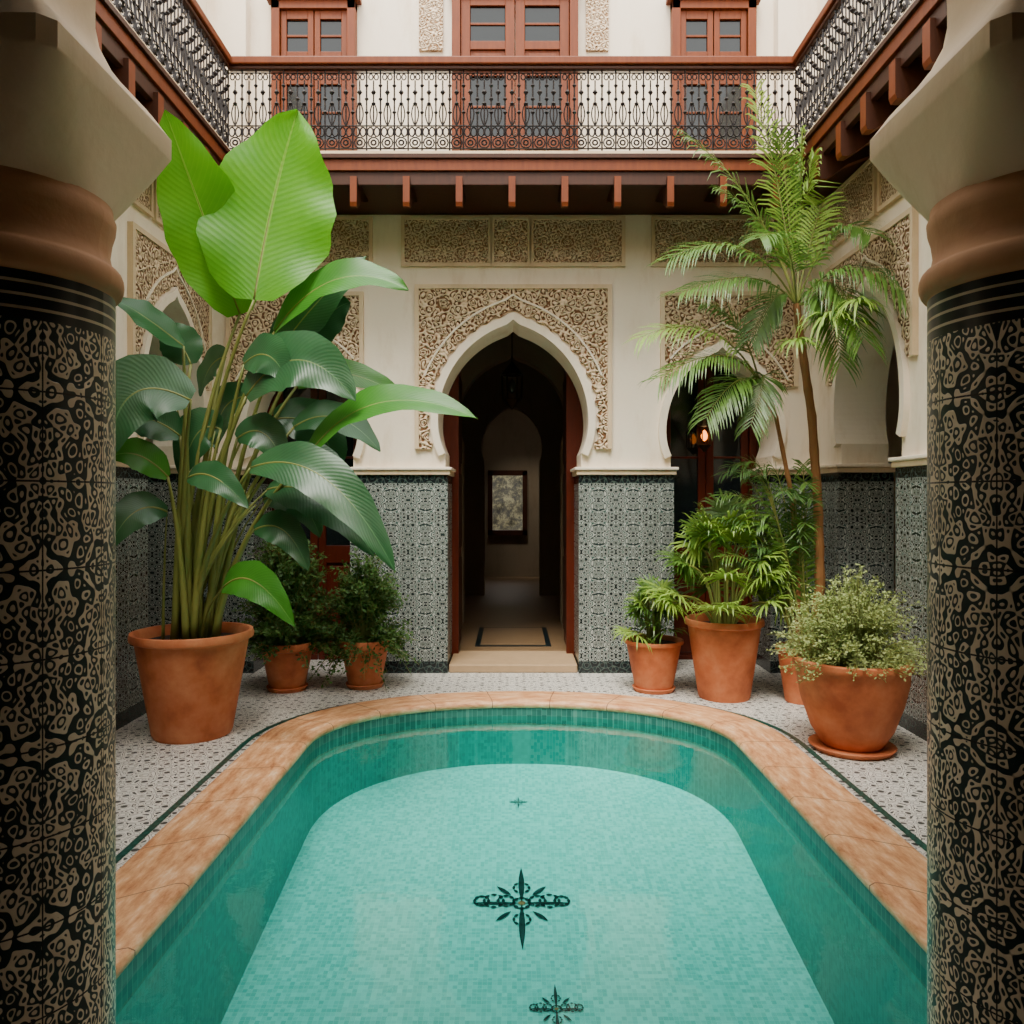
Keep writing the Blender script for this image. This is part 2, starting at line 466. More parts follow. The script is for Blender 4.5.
# ------------------------------------------------------------ doors
def door(name,x0,x1,z0,z1,y,mat,leaves=2,rows=((0.0,0.36,0),(0.42,0.92,1)),fr=0.07,panes=True):
    mb=MB()
    mb.box(x0,x0+fr,y-0.06,y+0.03,z0,z1,mat); mb.box(x1-fr,x1,y-0.06,y+0.03,z0,z1,mat); mb.box(x0,x1,y-0.06,y+0.03,z1-fr,z1,mat)
    mb.box(x0-0.04,x1+0.04,y-0.09,y+0.02,z1,z1+0.06,mat)
    w=(x1-x0-2*fr)/leaves
    for i in range(leaves):
        a=x0+fr+i*w+0.004; b=a+w-0.008; s=w*0.17; H=z1-fr-z0
        mb.box(a,a+s,y-0.03,y+0.01,z0,z1-fr,mat); mb.box(b-s,b,y-0.03,y+0.01,z0,z1-fr,mat)
        prev=z0
        for (r0,r1,g) in rows:
            q0=z0+0.04+H*r0; q1=z0+H*r1
            mb.box(a+s,b-s,y-0.03,y+0.01,prev,q0,mat)
            if g:
                mb.box(a+s,b-s,y-0.008,y,q0,q1,M_glass)
                if panes:
                    mb.box(a+s,b-s,y-0.02,y,(q0+q1)/2-0.01,(q0+q1)/2+0.01,mat)
            else:
                mb.box(a+s,b-s,y-0.012,y,q0,q1,mat); mb.box(a+s+0.03,b-s-0.03,y-0.022,y,q0+0.03,q1-0.03,mat)
            prev=q1
        mb.box(a+s,b-s,y-0.03,y+0.01,prev,z1-fr,mat)
    return mb.build(name,None,bevel=0.004)
UR=((0.0,0.2,0),(0.24,0.58,1),(0.60,0.72,0),(0.74,0.95,1))
door('door_1',-2.0,-1.3,4.06,5.60,YB-0.035,M_wood,2,UR)
door('door_2',-0.50,0.55,4.06,5.72,YB-0.035,M_wood,2,UR)
door('door_3',1.33,2.03,4.06,5.60,YB-0.035,M_wood,2,UR)
for a,b in ((-0.78,-0.58),(0.62,0.81)):
    flat('carved_strip',[[(a,5.22),(b,5.22),(b,6.1),(a,6.1)]],0.03,mb_back(YB-0.012),M_stucco2,wall_back)
mb=MB()
for s in (-1,1):
    mb.box(min(s*2.2,s*2.52),max(s*2.2,s*2.52),YB-0.12,YB,4.06,HT,M_plaster)
mb.build('upper_pilasters',wall_back)
door('door_4',-2.22,-1.30,0.0,3.0,YB+0.56,M_redwood,2,((0.0,0.3,0),(0.34,0.9,1)))
door('door_5',1.30,2.22,0.0,3.0,YB+0.56,M_redwood,2,((0.0,0.3,0),(0.34,0.9,1)))
def leafdoor(name,x,sg):
    mb=MB()
    mb.box(min(x,x+sg*0.05),max(x,x+sg*0.05),7.24,7.85,0.08,2.75,M_redwood)
    for z0,z1 in ((0.2,0.9),(1.0,1.7),(1.8,2.6)):
        mb.box(min(x-sg*0.012,x),max(x-sg*0.012,x),7.30,7.79,z0,z1,M_wood2)
    mb.build(name,None,bevel=0.004)
leafdoor('door_6',-0.50,-1); leafdoor('door_7',0.51,1)
mb=MB()
mb.box(-0.70,-0.48,7.16,7.22,0.0,2.95,M_redwood); mb.box(0.49,0.72,7.16,7.22,0.0,2.95,M_redwood)
mb.build('door_jamb',wall_back)

# ------------------------------------------------------------ passage
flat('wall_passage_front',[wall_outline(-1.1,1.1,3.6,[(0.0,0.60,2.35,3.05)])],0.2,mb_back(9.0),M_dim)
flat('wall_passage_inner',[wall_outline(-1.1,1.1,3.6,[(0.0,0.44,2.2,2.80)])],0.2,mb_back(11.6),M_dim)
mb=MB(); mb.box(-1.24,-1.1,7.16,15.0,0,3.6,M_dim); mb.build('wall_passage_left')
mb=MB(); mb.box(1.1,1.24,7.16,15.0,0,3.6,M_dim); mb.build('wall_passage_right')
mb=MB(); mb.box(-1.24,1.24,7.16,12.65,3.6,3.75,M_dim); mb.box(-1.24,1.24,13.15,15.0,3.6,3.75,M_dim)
mb.box(-1.24,-0.4,12.65,13.15,3.6,3.75,M_dim); mb.box(0.4,1.24,12.65,13.15,3.6,3.75,M_dim)  # gap added in the unseen ceiling so skylight reaches the end wall
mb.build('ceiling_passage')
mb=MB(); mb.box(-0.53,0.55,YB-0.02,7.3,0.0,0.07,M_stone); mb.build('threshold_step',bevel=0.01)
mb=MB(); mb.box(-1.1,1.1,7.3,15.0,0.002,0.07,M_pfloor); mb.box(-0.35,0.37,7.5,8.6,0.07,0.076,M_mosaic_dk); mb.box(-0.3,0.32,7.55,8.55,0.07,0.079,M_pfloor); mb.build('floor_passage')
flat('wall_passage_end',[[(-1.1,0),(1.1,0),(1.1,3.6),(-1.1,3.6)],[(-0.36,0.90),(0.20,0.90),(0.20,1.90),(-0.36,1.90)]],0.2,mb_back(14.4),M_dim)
mb=MB()
for a,b,c,d in ((-0.43,-0.35,0.83,1.97),(0.19,0.27,0.83,1.97),(-0.43,0.27,1.89,1.98),(-0.43,0.27,0.82,0.91)):
    mb.box(a,b,14.22,14.36,c,d,M_wood2)
mb.build('window_1')
n=NT('garden_hedge'); M_hedge=n.fin(n.ramp(n.noise(n.pos(),7,9,0.8),[(0.40,lin((12,12,8))),(0.5,lin((44,42,28))),(0.58,lin((84,80,58))),(0.7,lin((46,48,32)))]),0.9)
mb=MB()
gx,gz=40,20
for j in range(gz+1):
    for i in range(gx+1):
        mb.v.append(V((-3+6*i/gx,17+random.uniform(-.08,.08),-0.1+3*j/gz)))
for j in range(gz):
    for i in range(gx):
        a=j*(gx+1)+i; mb.face([a,a+1,a+gx+2,a+gx+1],M_hedge)
mb.build('garden_hedge',smooth=True)
mb=MB(); mb.box(-4,4,15.0,17.6,-0.12,-0.02,M_pfloor); mb.build('ground_garden')

# ------------------------------------------------------------ balcony
bal=empty('balcony')
XF=2.12; YF=5.95; YN=1.75
mb=MB()
mb.box(-XW,XW,YF,YB,ZB,3.98,M_wood2)
for s in (-1,1):
    mb.box(min(s*XF,s*XW),max(s*XF,s*XW),YN,YF,ZB,3.98,M_wood2)
mb.build('deck',bal)
mb=MB()
def ring_edge(p,z0,z1,mat):
    mb.box(-XF+p,XF-p,YF-p,YF+0.03,z0,z1,mat)
    for s in (-1,1):
        a=s*(XF-p); b=s*(XF+0.03); mb.box(min(a,b),max(a,b),YN,YF+0.03,z0,z1,mat)
ring_edge(0.01,3.80,3.90,M_wood2); ring_edge(0.03,3.90,3.985,M_wood); ring_edge(0.05,3.985,4.02,M_wood2); ring_edge(0.035,4.02,4.045,M_capital)
mb.build('fascia',bal,bevel=0.004)
mb=MB()
mb.box(-XF-0.02,XF+0.02,YF-0.04,YF+0.05,4.69,4.75,M_wood); mb.box(-XF,XF,YF-0.02,YF+0.03,4.66,4.69,M_wood2)
for s in (-1,1):
    a=s*(XF-0.04); b=s*(XF+0.05); mb.box(min(a,b),max(a,b),YN,YF-0.04,4.69,4.75,M_wood)
    a=s*(XF-0.02); b=s*(XF+0.03); mb.box(min(a,b),max(a,b),YN,YF-0.04,4.66,4.69,M_wood2)
mb.build('handrail',bal,bevel=0.01)
mb=MB()
def rail(org,du,length):
    org=V(org); du=V(du); up=V((0,0,1)); pitch=0.104; n=max(1,round(length/pitch)); p=length/n
    def P(u,z): return org+du*u+up*z
    for z in (0.03,0.20,0.595): mb.tube([P(0,z),P(length,z)],0.006,M_iron,4)
    def circ(u,z,r,rz=None,t=0.0055,k=10):
        rz=rz or r
        mb.tube([P(u+r*math.cos(2*pi*i/k),z+rz*math.sin(2*pi*i/k)) for i in range(k+1)],t,M_iron,4,False)
    for i in range(n+1):
        u=i*p
        mb.tube([P(u,0),P(u,0.62)],0.0065,M_iron,4)
        for z in (0.30,0.40,0.50): mb.tube([P(u,z-0.014),P(u,z),P(u,z+0.014)],[0.006,0.017,0.006],M_iron,6)
        if i<n:
            c=u+p/2
            circ(c,0.075,0.040); circ(c,0.075,0.018,t=0.007)
            for sg in (-1,1):
                circ(c+sg*0.024,0.155,0.022,0.034,t=0.006)
                circ(c+sg*0.020,0.565,0.016,0.022,t=0.005)
                mb.tube([P(c+sg*(0.006+0.020*math.sin(pi*t/8)),0.21+0.16*t/8) for t in range(9)],0.005,M_iron,4,False)
            mb.tube([P(c,0.2),P(c,0.54)],0.0055,M_iron,4)
            mb.tube([P(c,0.43),P(c,0.45),P(c,0.47)],[0.006,0.02,0.006],M_iron,6)
            mb.tube([P(c,0.35),P(c,0.365),P(c,0.38)],[0.006,0.018,0.006],M_iron,6)
rail((-XF,YF,4.045),(1,0,0),2*XF)
rail((-XF,YN,4.045),(0,1,0),YF-YN); rail((XF,YN,4.045),(0,1,0),YF-YN)
mb.build('iron_railing',bal)
mb=MB()
def corbel(o,d,L,w=0.055):
    pr=[(L-0.5,3.85),(L-0.36,3.79),(L-0.20,3.73),(L-0.10,3.66),(L-0.05,3.63),(L-0.01,3.63),(L,3.66),(L,3.85)]
    o=V(o); d=V(d); sd=V((d.y,-d.x,0))*w/2; b=len(mb.v)
    for sg in (-1,1):
        for a,z in pr: mb.v.append(o+d*a+sd*sg+V((0,0,z)))
    k=len(pr)
    mb.face([b+i for i in range(k)],M_wood2); mb.face([b+k+i for i in range(k)][::-1],M_wood2)
    for i in range(k):
        j=(i+1)%k; mb.face([b+i,b+j,b+k+j,b+k+i],M_wood)
for i in range(11): corbel((-1.96+i*0.392,YB,0),(0,-1,0),0.80,0.05)
for s in (-1,1):
    y=2.2
    while y<5.8:
        corbel((s*(XW+0.06),y,0),(-s,0,0),0.50,0.075); y+=0.36
mb.build('corbels',bal)

# ------------------------------------------------------------ floor, pool
PC=0.065; PA=1.27; PY0=2.12; PY1=4.72; PBY=0.90; CW=0.32
def outline(off,n=40,e=2.15):
    a=PA+off; b=PBY+off; pts=[(PC-a,PY0-off)]
    for i in range(12): pts.append((PC-a,PY0-off+(PY1-PY0+off)*(i+1)/13))
    for i in range(n+1):
        t=pi-pi*i/n; c=math.cos(t); s=math.sin(t)
        pts.append((PC+a*math.copysign(abs(c)**(2/e),c),PY1+b*abs(s)**(2/e)))
    for i in range(12): pts.append((PC+a,PY0-off+(PY1-PY0+off)*(12-i)/13))
    pts.append((PC+a,PY0-off))
    for i in range(1,12): pts.append((PC+a-2*a*i/12,PY0-off))
    return pts
flat('floor',[[(-3.6,-2.6),(3.6,-2.6),(3.6,7.33),(-3.6,7.33)],outline(0.26)],0.0,lambda u,v,w:(u,v,0),M_floor,up=True)
flat('trim_1',[outline(CW+0.085),outline(CW+0.05)],0.0,lambda u,v,w:(u,v,0.003),M_gline,up=True)
pool=empty('swimming_pool')
def sweep(name,prof,mat,parent,smooth=True):
    mb=MB(); outs=[outline(o) for o,z in prof]; n=len(outs[0])
    base=outline(0.15); L=[0]
    for i in range(1,n+1): L.append(L[-1]+math.hypot(base[i%n][0]-base[i-1][0],base[i%n][1]-base[i-1][1]))
    for (o,z),pts in zip(prof,outs):
        for p in pts: mb.v.append(V((p[0],p[1],z)))
    acc=[0]
    for i in range(1,len(prof)): acc.append(acc[-1]+math.hypot(prof[i][0]-prof[i-1][0],prof[i][1]-prof[i-1][1]))
    for j in range(len(prof)-1):
        for i in range(n):
            k=(i+1)%n
            mb.face([j*n+i,j*n+k,(j+1)*n+k,(j+1)*n+i],mat,[(L[i],acc[j]),(L[i+1],acc[j]),(L[i+1],acc[j+1]),(L[i],acc[j+1])])
    return mb.build(name,parent,smooth=smooth)
sweep('coping',[(CW,-0.02),(CW,0.018),(CW-.01,0.028),(CW-.03,0.032),(0.04,0.032),(0.015,0.026),(0.0,0.010),(0.0,-0.01),(0.012,-0.02)],M_cop,pool)
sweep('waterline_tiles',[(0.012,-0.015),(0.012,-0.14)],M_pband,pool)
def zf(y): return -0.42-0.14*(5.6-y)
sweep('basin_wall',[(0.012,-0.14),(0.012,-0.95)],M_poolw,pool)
mb=MB(); o0=outline(0.02); n=len(o0); R=10
for r in range(R+1):
    t=r/R
    for p in o0:
        x=p[0]*(1-t)+PC*t; y=p[1]*(1-t)+3.8*t; mb.v.append(V((x,y,zf(y))))
for r in range(R):
    for i in range(n):
        k=(i+1)%n; mb.face([r*n+i,r*n+k,(r+1)*n+k,(r+1)*n+i],M_pool)
mb.build('basin_floor',pool,smooth=True)
flat('water',[outline(0.008)],0.0,lambda u,v,w:(u,v,-0.075),M_water,pool,up=True)
mb=MB()
def petal(cx,cy,ang,r0,r1,w,mat=M_mosaic_dk):
    k=8; b=len(mb.v); d=V((math.cos(ang),math.sin(ang),0)); s=V((-d.y,d.x,0)); c=V((cx,cy,0)); ring=[]
    for i in range(k+1): ring.append(c+d*(r0+(r1-r0)*i/k)+s*w*math.sin(pi*i/k))
    for i in range(k-1,0,-1): ring.append(c+d*(r0+(r1-r0)*i/k)-s*w*math.sin(pi*i/k))
    for p in ring: mb.v.append(V((p.x,p.y,zf(p.y)+0.006)))
    mb.face(list(range(b,b+len(ring))),mat)
def swirl(cx,cy,r,s,th):
    for j in range(8): petal(cx+math.cos(j*pi/4)*r,cy+math.sin(j*pi/4)*r,j*pi/4+pi/2,-th,th,th*0.5)
def emblem(cx,cy,s):
    petal(cx,cy,pi/2,0.0,0.34*s,0.018*s); petal(cx,cy,-pi/2,0.0,0.38*s,0.018*s)
    petal(cx,cy,0,0.0,0.29*s,0.012*s); petal(cx,cy,pi,0.0,0.29*s,0.012*s)
    for sg in (-1,1):
        for q,r in ((0.09,0.045),(0.16,0.055),(0.23,0.04)):
            swirl(cx+sg*q*s,cy+0.02*s,r*s,s,0.020*s)
        petal(cx+sg*0.06*s,cy+0.07*s,pi/2-sg*0.8,0.0,0.12*s,0.014*s)
        petal(cx+sg*0.06*s,cy-0.07*s,-pi/2+sg*0.8,0.0,0.12*s,0.014*s)
    for q in (0.14,-0.14): swirl(cx,cy+q*s,0.045*s,s,0.018*s)
    swirl(cx,cy,0.045*s,s,0.022*s)
    petal(cx,cy,0,-0.025*s,0.025*s,0.02*s,M_terra)
emblem(0.05,4.10,0.90); emblem(0.04,5.10,0.20); emblem(0.19,3.40,0.42)
mb.build('mosaic_emblem',pool)

# ------------------------------------------------------------ foreground columns & gallery
CY=1.6
ZS=2.52
def column(name,cx):
    root=empty(name)
    mb=MB(); r=0.214
    prof=[(r+0.05,0.0),(r+0.05,0.08),(r+0.02,0.11),(r+0.02,0.14),(r,0.16)]
    mats=[M_zel]*4
    prof.append((r,1.78)); mats.append(M_col)
    prof.append((r,1.868)); mats.append(M_band)
    for i in range(9):
        a=-pi/2+pi*i/8; prof.append((r+0.002+0.015*math.cos(a),1.90+0.028*math.sin(a)))
        mats.append(M_neck)
    prof+= [(r-0.005,1.935),(r-0.010,1.96),(r-0.006,1.99),(r+0.0,2.01),(r+0.002,2.03),(r-0.004,2.04),(r-0.004,2.055)]; mats+=[M_neck]*7
    mb.lathe(prof,(cx,CY,0),64,mats=mats)
    o=mb.build('shaft',root,smooth=True)
    mb=MB()
    pr=[(0.205,2.050,2.2),(0.208,2.065,2.5),(0.213,2.09,3.2),(0.222,2.125,4.5),(0.234,2.165,7),(0.246,2.205,12),(0.252,2.225,20),(0.254,2.232,24),(0.254,2.275,24),(0.246,2.285,24),(0.225,2.315,20),(0.19,2.35,16),(0.16,2.39,16),(0.142,2.43,16),(0.136,2.47,16),(0.136,ZS,16)]
    mb.super_loft(pr,(cx,CY,0),M_capital)
    o=mb.build('capital',root,smooth=True)
    md=o.modifiers.new('b','EDGE_SPLIT'); md.split_angle=math.radians(38)
    return root
column('column',-1.035); column('column',1.075)
def arcade():
    L=-1.035+0.13; Rr=1.075-0.13
    a=[]
    c=(L+Rr)/2; h=(Rr-L)/2
    for i in range(25):
        t=pi-pi*i/24; a.append((c+h*math.cos(t),ZS+1.0*math.sin(t)))
    pts=[(-3.6,0),(-2.4,0),(-2.4,ZS)]
    l2=-2.4; r2=-1.035-0.13; c2=(l2+r2)/2; h2=(r2-l2)/2
    for i in range(1,16):
        t=pi-pi*i/16; pts.append((c2+h2*math.cos(t),ZS+0.7*math.sin(t)))
    pts+=[(r2,ZS)]+a
    l3=1.075+0.13; r3=2.4; c3=(l3+r3)/2; h3=(r3-l3)/2; pts.append((l3,ZS))
    for i in range(1,16):
        t=pi-pi*i/16; pts.append((c3+h3*math.cos(t),ZS+0.7*math.sin(t)))
    pts+=[(2.4,ZS),(2.4,0),(3.6,0),(3.6,5.0),(-3.6,5.0)]
    flat('wall_arcade',[pts],0.26,mb_back(CY),M_capital)
arcade()
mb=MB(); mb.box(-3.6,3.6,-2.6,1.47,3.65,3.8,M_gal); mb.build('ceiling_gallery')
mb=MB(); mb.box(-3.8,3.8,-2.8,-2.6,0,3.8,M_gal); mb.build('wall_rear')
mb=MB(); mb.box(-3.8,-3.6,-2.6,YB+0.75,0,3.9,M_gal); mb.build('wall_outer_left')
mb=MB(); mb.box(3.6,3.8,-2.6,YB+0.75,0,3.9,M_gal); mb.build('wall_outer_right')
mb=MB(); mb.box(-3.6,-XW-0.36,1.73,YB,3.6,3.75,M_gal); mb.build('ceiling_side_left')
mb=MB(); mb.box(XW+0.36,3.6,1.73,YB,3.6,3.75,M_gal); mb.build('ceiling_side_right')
for s,nm in ((-1,'door_8'),(1,'door_9')):
    mb=MB(); a=s*3.50; b=s*3.595
    mb.box(min(a,b),max(a,b),4.6,6.6,0.001,3.1,M_redwood)
    for k in range(4):
        a2=s*3.48; mb.box(min(a2,b),max(a2,b),4.7+k*0.47,5.08+k*0.47,0.2,1.4,M_wood2); mb.box(min(a2,b),max(a2,b),4.7+k*0.47,5.08+k*0.47,1.55,2.9,M_wood2)
    mb.build(nm,bevel=0.005)
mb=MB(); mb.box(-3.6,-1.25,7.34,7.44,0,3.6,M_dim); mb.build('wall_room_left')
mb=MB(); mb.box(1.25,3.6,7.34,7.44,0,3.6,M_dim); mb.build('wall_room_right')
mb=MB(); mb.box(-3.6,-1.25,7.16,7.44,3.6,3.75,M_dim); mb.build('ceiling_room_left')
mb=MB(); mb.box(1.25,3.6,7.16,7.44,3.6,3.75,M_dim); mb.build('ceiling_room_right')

def lantern(x,y,z,top,s=1.0,name='hanging_lantern',lit=True):
    r=empty(name)
    mb=MB(); mb.tube([(x,y,top),(x,y,z+0.14*s)],0.006,M_brass,6)
    mb.lathe([(0.005,0.16*s),(0.03*s,0.13*s),(0.07*s,0.08*s),(0.075*s,0.07*s),(0.06*s,0.07*s)],(x,y,z),12,M_brass)
    mb.lathe([(0.06*s,-0.08*s),(0.065*s,-0.085*s),(0.03*s,-0.12*s),(0.004,-0.15*s)],(x,y,z),12,M_brass)
    for k in range(6):
        a=k*pi/3; mb.tube([(x+0.06*s*math.cos(a),y+0.06*s*math.sin(a),z-0.08*s),(x+0.065*s*math.cos(a),y+0.065*s*math.sin(a),z+0.07*s)],0.006*s,M_brass,5)
    mb.build('frame',r)
    mb=MB(); mb.lathe([(0.002,-0.05*s),(0.025*s,-0.03*s),(0.03*s,0),(0.02*s,0.03*s),(0.002,0.05*s)],(x,y,z),12,M_lamp if lit else M_frost); mb.build('bulb',r,smooth=True)
lantern(1.70,YB+0.34,2.02,2.62,1.0)
lantern(0.0,8.2,2.62,3.6,1.6,lit=False)

# ------------------------------------------------------------ pots
def pot(parent,x,y,r,h,style=0,saucer=True):
    mb=MB(); t=0.02
    z0=0.03 if saucer else 0.0
    if style==0:
        pr=[(0.001,z0),(r*0.62,z0),(r*0.66,z0+0.02),(r*0.90,z0+h*0.80),(r*0.91,z0+h*0.82),(r*1.0,z0+h*0.84),(r*1.01,z0+h*0.88),(r*1.0,z0+h*0.97),(r*0.975,z0+h),(r*0.92,z0+h),(r*0.89,z0+h*0.97),(r*0.86,z0+h*0.88),(0.001,z0+h*0.88)]
    elif style==2:
        pr=[(0.001,z0),(r*0.64,z0),(r*0.67,z0+0.02),(r*0.93,z0+h*0.88),(r*0.94,z0+h*0.91),(r*1.02,z0+h*0.93),(r*1.03,z0+h*0.96),(r*1.01,z0+h),(r*0.95,z0+h),(r*0.91,z0+h*0.97),(r*0.88,z0+h*0.9),(0.001,z0+h*0.9)]
    else:
        pr=[(0.001,z0),(r*0.50,z0),(r*0.54,z0+0.015),(r*0.70,z0+h*0.2),(r*0.86,z0+h*0.5),(r*0.95,z0+h*0.76),(r*0.96,z0+h*0.88),(r*1.0,z0+h*0.91),(r*1.01,z0+h*0.95),(r*1.0,z0+h*0.99),(r*0.96,z0+h),(r*0.91,z0+h),(r*0.88,z0+h*0.92),(0.001,z0+h*0.92)]
    mats=[M_terra]*(len(pr)-2)+[M_soil]
    mb.lathe(pr,(x,y,0),48,mats=mats)
    if saucer: mb.lathe([(0.001,0.0),(r*0.66,0.0),(r*0.74,0.03),(r*0.72,0.035),(r*0.64,0.028),(0.001,0.028)],(x,y,0.0),40,M_terra)
    o=mb.build('pot',parent,smooth=True)
    md=o.modifiers.new('b','EDGE_SPLIT'); md.split_angle=math.radians(40)
    return z0+h*0.9
def bez(p0,p1,p2,n):
    return [p0*(1-t)**2+p1*2*t*(1-t)+p2*t*t for t in [i/n for i in range(n+1)]]
def blade(mb,pts,W,nrm,mat,fold=0.18,ruf=0.03,seed=0,pw=0.75,asym=0.0):
    n=len(pts)-1; C=8; b=len(mb.v); rnd=random.Random(seed); ph=rnd.uniform(0,6)
    prev=V(nrm).normalized()
    for i,p in enumerate(pts):
        t=i/n; tg=(pts[min(i+1,n)]-pts[max(i-1,0)]).normalized()
        prev=(prev-tg*prev.dot(tg)).normalized(); sd=tg.cross(prev)
        w=W*max(0.0,math.sin(pi*min(1,(t*0.96+0.03)**0.78)))**pw
        if i==n: w=0.001
        for k in range(C+1):
            s=-1+2*k/C
            off=prev*(abs(s)**1.3*fold*w+ruf*W*s*s*math.sin(ph+t*17+s*1.5)-0.35*fold*w*abs(s)**3)
            edge=1+0.03*math.sin(ph+t*31)*(abs(s)>0.99)
            mb.v.append(p+sd*(w*s*edge)+off)
    for i in range(n):
        for k in range(C):
            a=b+i*(C+1)+k; t0=i/n;t1=(i+1)/n; s0=-1+2*k/C; s1=-1+2*(k+1)/C
            mb.face([a,a+1,a+C+2,a+C+1],mat,[(s0,t0),(s1,t0),(s1,t1),(s0,t1)])
    mb.tube([p-prev*0.004 for p in pts],[0.008*(1-0.8*i/n)+0.001 for i in range(n+1)],M_stem,5)
ban=empty('potted_banana_plant')
bx,by=-1.985,4.92
pot(ban,bx,by+0.03,0.355,0.64,2,False)
S=0.00617; oz=0.65
def L(u,v,w=0): return V((bx+u*S,by-w*S,oz+v*S))
leaves=[
 ((70,325,20),(110,515,10),(84,425,6),66,(0.05,-1,0.15),M_leafB,0.10),
 ((46,318,-10),(-4,496,50),(18,408,12),41,(0.30,-1,0.1),M_leafB,0.18),
 ((84,298,0),(222,332,30),(150,345,20),24,(-0.05,-0.75,0.8),M_leafM,0.25),
 ((78,280,-30),(170,385,-35),(115,330,-30),28,(-0.3,-1,0.2),M_leafD,0.2),
 ((122,172,20),(290,205,60),(195,222,40),23,(-0.1,-0.6,0.9),M_leafM,0.25),
 ((64,230,25),(176,222,55),(120,262,45),32,(0.1,-0.75,0.7),M_leafD,0.15),
 ((75,160,45),(218,66,90),(150,150,70),24,(0.35,-0.8,0.6),M_leafD,0.18),
 ((96,250,-40),(214,232,-50),(150,262,-40),18,(0.1,-0.8,0.6),M_leafM,0.2),
 ((24,222,60),(-34,165,95),(-20,225,80),34,(-0.1,-0.85,0.5),M_leafD,0.12),
 ((5,278,30),(-40,312,70),(-20,300,55),20,(0.1,-0.7,0.7),M_leafD,0.2),
 ((8,262,20),(-20,300,20),(-4,285,20),20,(0.3,-1,0.1),M_leafD,0.1),
 ((-2,192,20),(-52,200,60),(-28,208,40),21,(0.0,-0.8,0.6),M_leafD,0.2),
 ((-10,152,30),(-50,168,65),(-30,172,50),17,(0,-0.7,0.7),M_leafM,0.2),
 ((22,150,60),(86,122,85),(52,150,75),15,(0.1,-0.8,0.6),M_leafD,0.15),
 ((54,48,60),(130,18,95),(90,56,80),18,(0.2,-0.7,0.7),M_leafM,0.2),
 ((40,240,-50),(4,180,-60),(10,225,-60),26,(0,-0.9,0.3),M_leafD,0.15),
 ((70,215,-45),(130,150,-60),(115,205,-55),28,(0.1,-0.9,0.3),M_leafD,0.15),
 ((82,170,-20),(160,120,-10),(125,165,-10),24,(0.1,-0.7,0.6),M_leafD,0.15),
 ((20,280,-40),(-10,240,-50),(0,270,-50),22,(-.1,-0.9,0.3),M_leafD,0.1),
 ((60,262,20),(110,240,45),(88,268,35),22,(0.2,-0.8,0.6),M_leafD,0.15),
 ((80,140,10),(190,76,40),(140,132,30),26,(0.2,-0.8,0.6),M_leafD,0.15),
 ((-15,118,20),(-52,82,60),(-35,118,45),18,(0,-0.8,0.6),M_leafD,0.15),
 ((100,290,-50),(150,340,-50),(125,325,-50),22,(0.2,-1,0.3),M_leafD,0.15),
 ((30,200,0),(-5,150,10),(8,195,5),22,(0,-1,0.3),M_leafD,0.15),
 ((95,205,-30),(185,180,-30),(140,215,-30),22,(0,-0.7,0.7),M_leafD,0.15),
 ((50,190,10),(100,160,20),(78,195,15),20,(0,-0.8,0.6),M_leafD,0.15),
 ((60,130,-40),(120,90,-40),(95,130,-40),22,(0.2,-0.8,0.6),M_leafD,0.15),
 ((70,100,20),(128,62,40),(102,100,30),17,(0.2,-0.8,0.6),M_leafD,0.15),
]
mb=MB()
for i,(b,t,c,w,nm,mt,fo) in enumerate(leaves):
    P0,P1,P2=L(*b),L(*c),L(*t); ctrl=P1*2-(P0+P2)*0.5
    blade(mb,bez(P0,ctrl,P2,18),w*S,nm,mt,fold=fo,ruf=0.06,seed=i)
    a=random.uniform(0,2*pi); r=random.uniform(4,26)
    base=L(r*math.cos(a)+b[0]*0.12,-8,r*math.sin(a)+b[2]*0.1)
    d=(P0-base); mid=base+V((d.x*0.22,d.y*0.3,d.z*0.62))
    rad=0.024 if b[1]>150 else 0.011
    pts=bez(base,mid,P0,12)
    mb.tube(pts,[rad*(1-0.65*j/12) for j in range(13)],M_stem,8)
for i in range(10):
    a=random.uniform(0,2*pi); r=random.uniform(2,20)
    base=L(r*math.cos(a),-8,r*math.sin(a)); tip=L(random.uniform(-25,75),random.uniform(120,240),random.uniform(-30,20))
    d=tip-base
    mb.tube(bez(base,base+V((d.x*0.2,d.y*0.2,d.z*0.6)),tip,10),[0.019*(1-0.8*j/10) for j in range(11)],M_stem,7)
mb.build('leaves',ban,smooth=True)

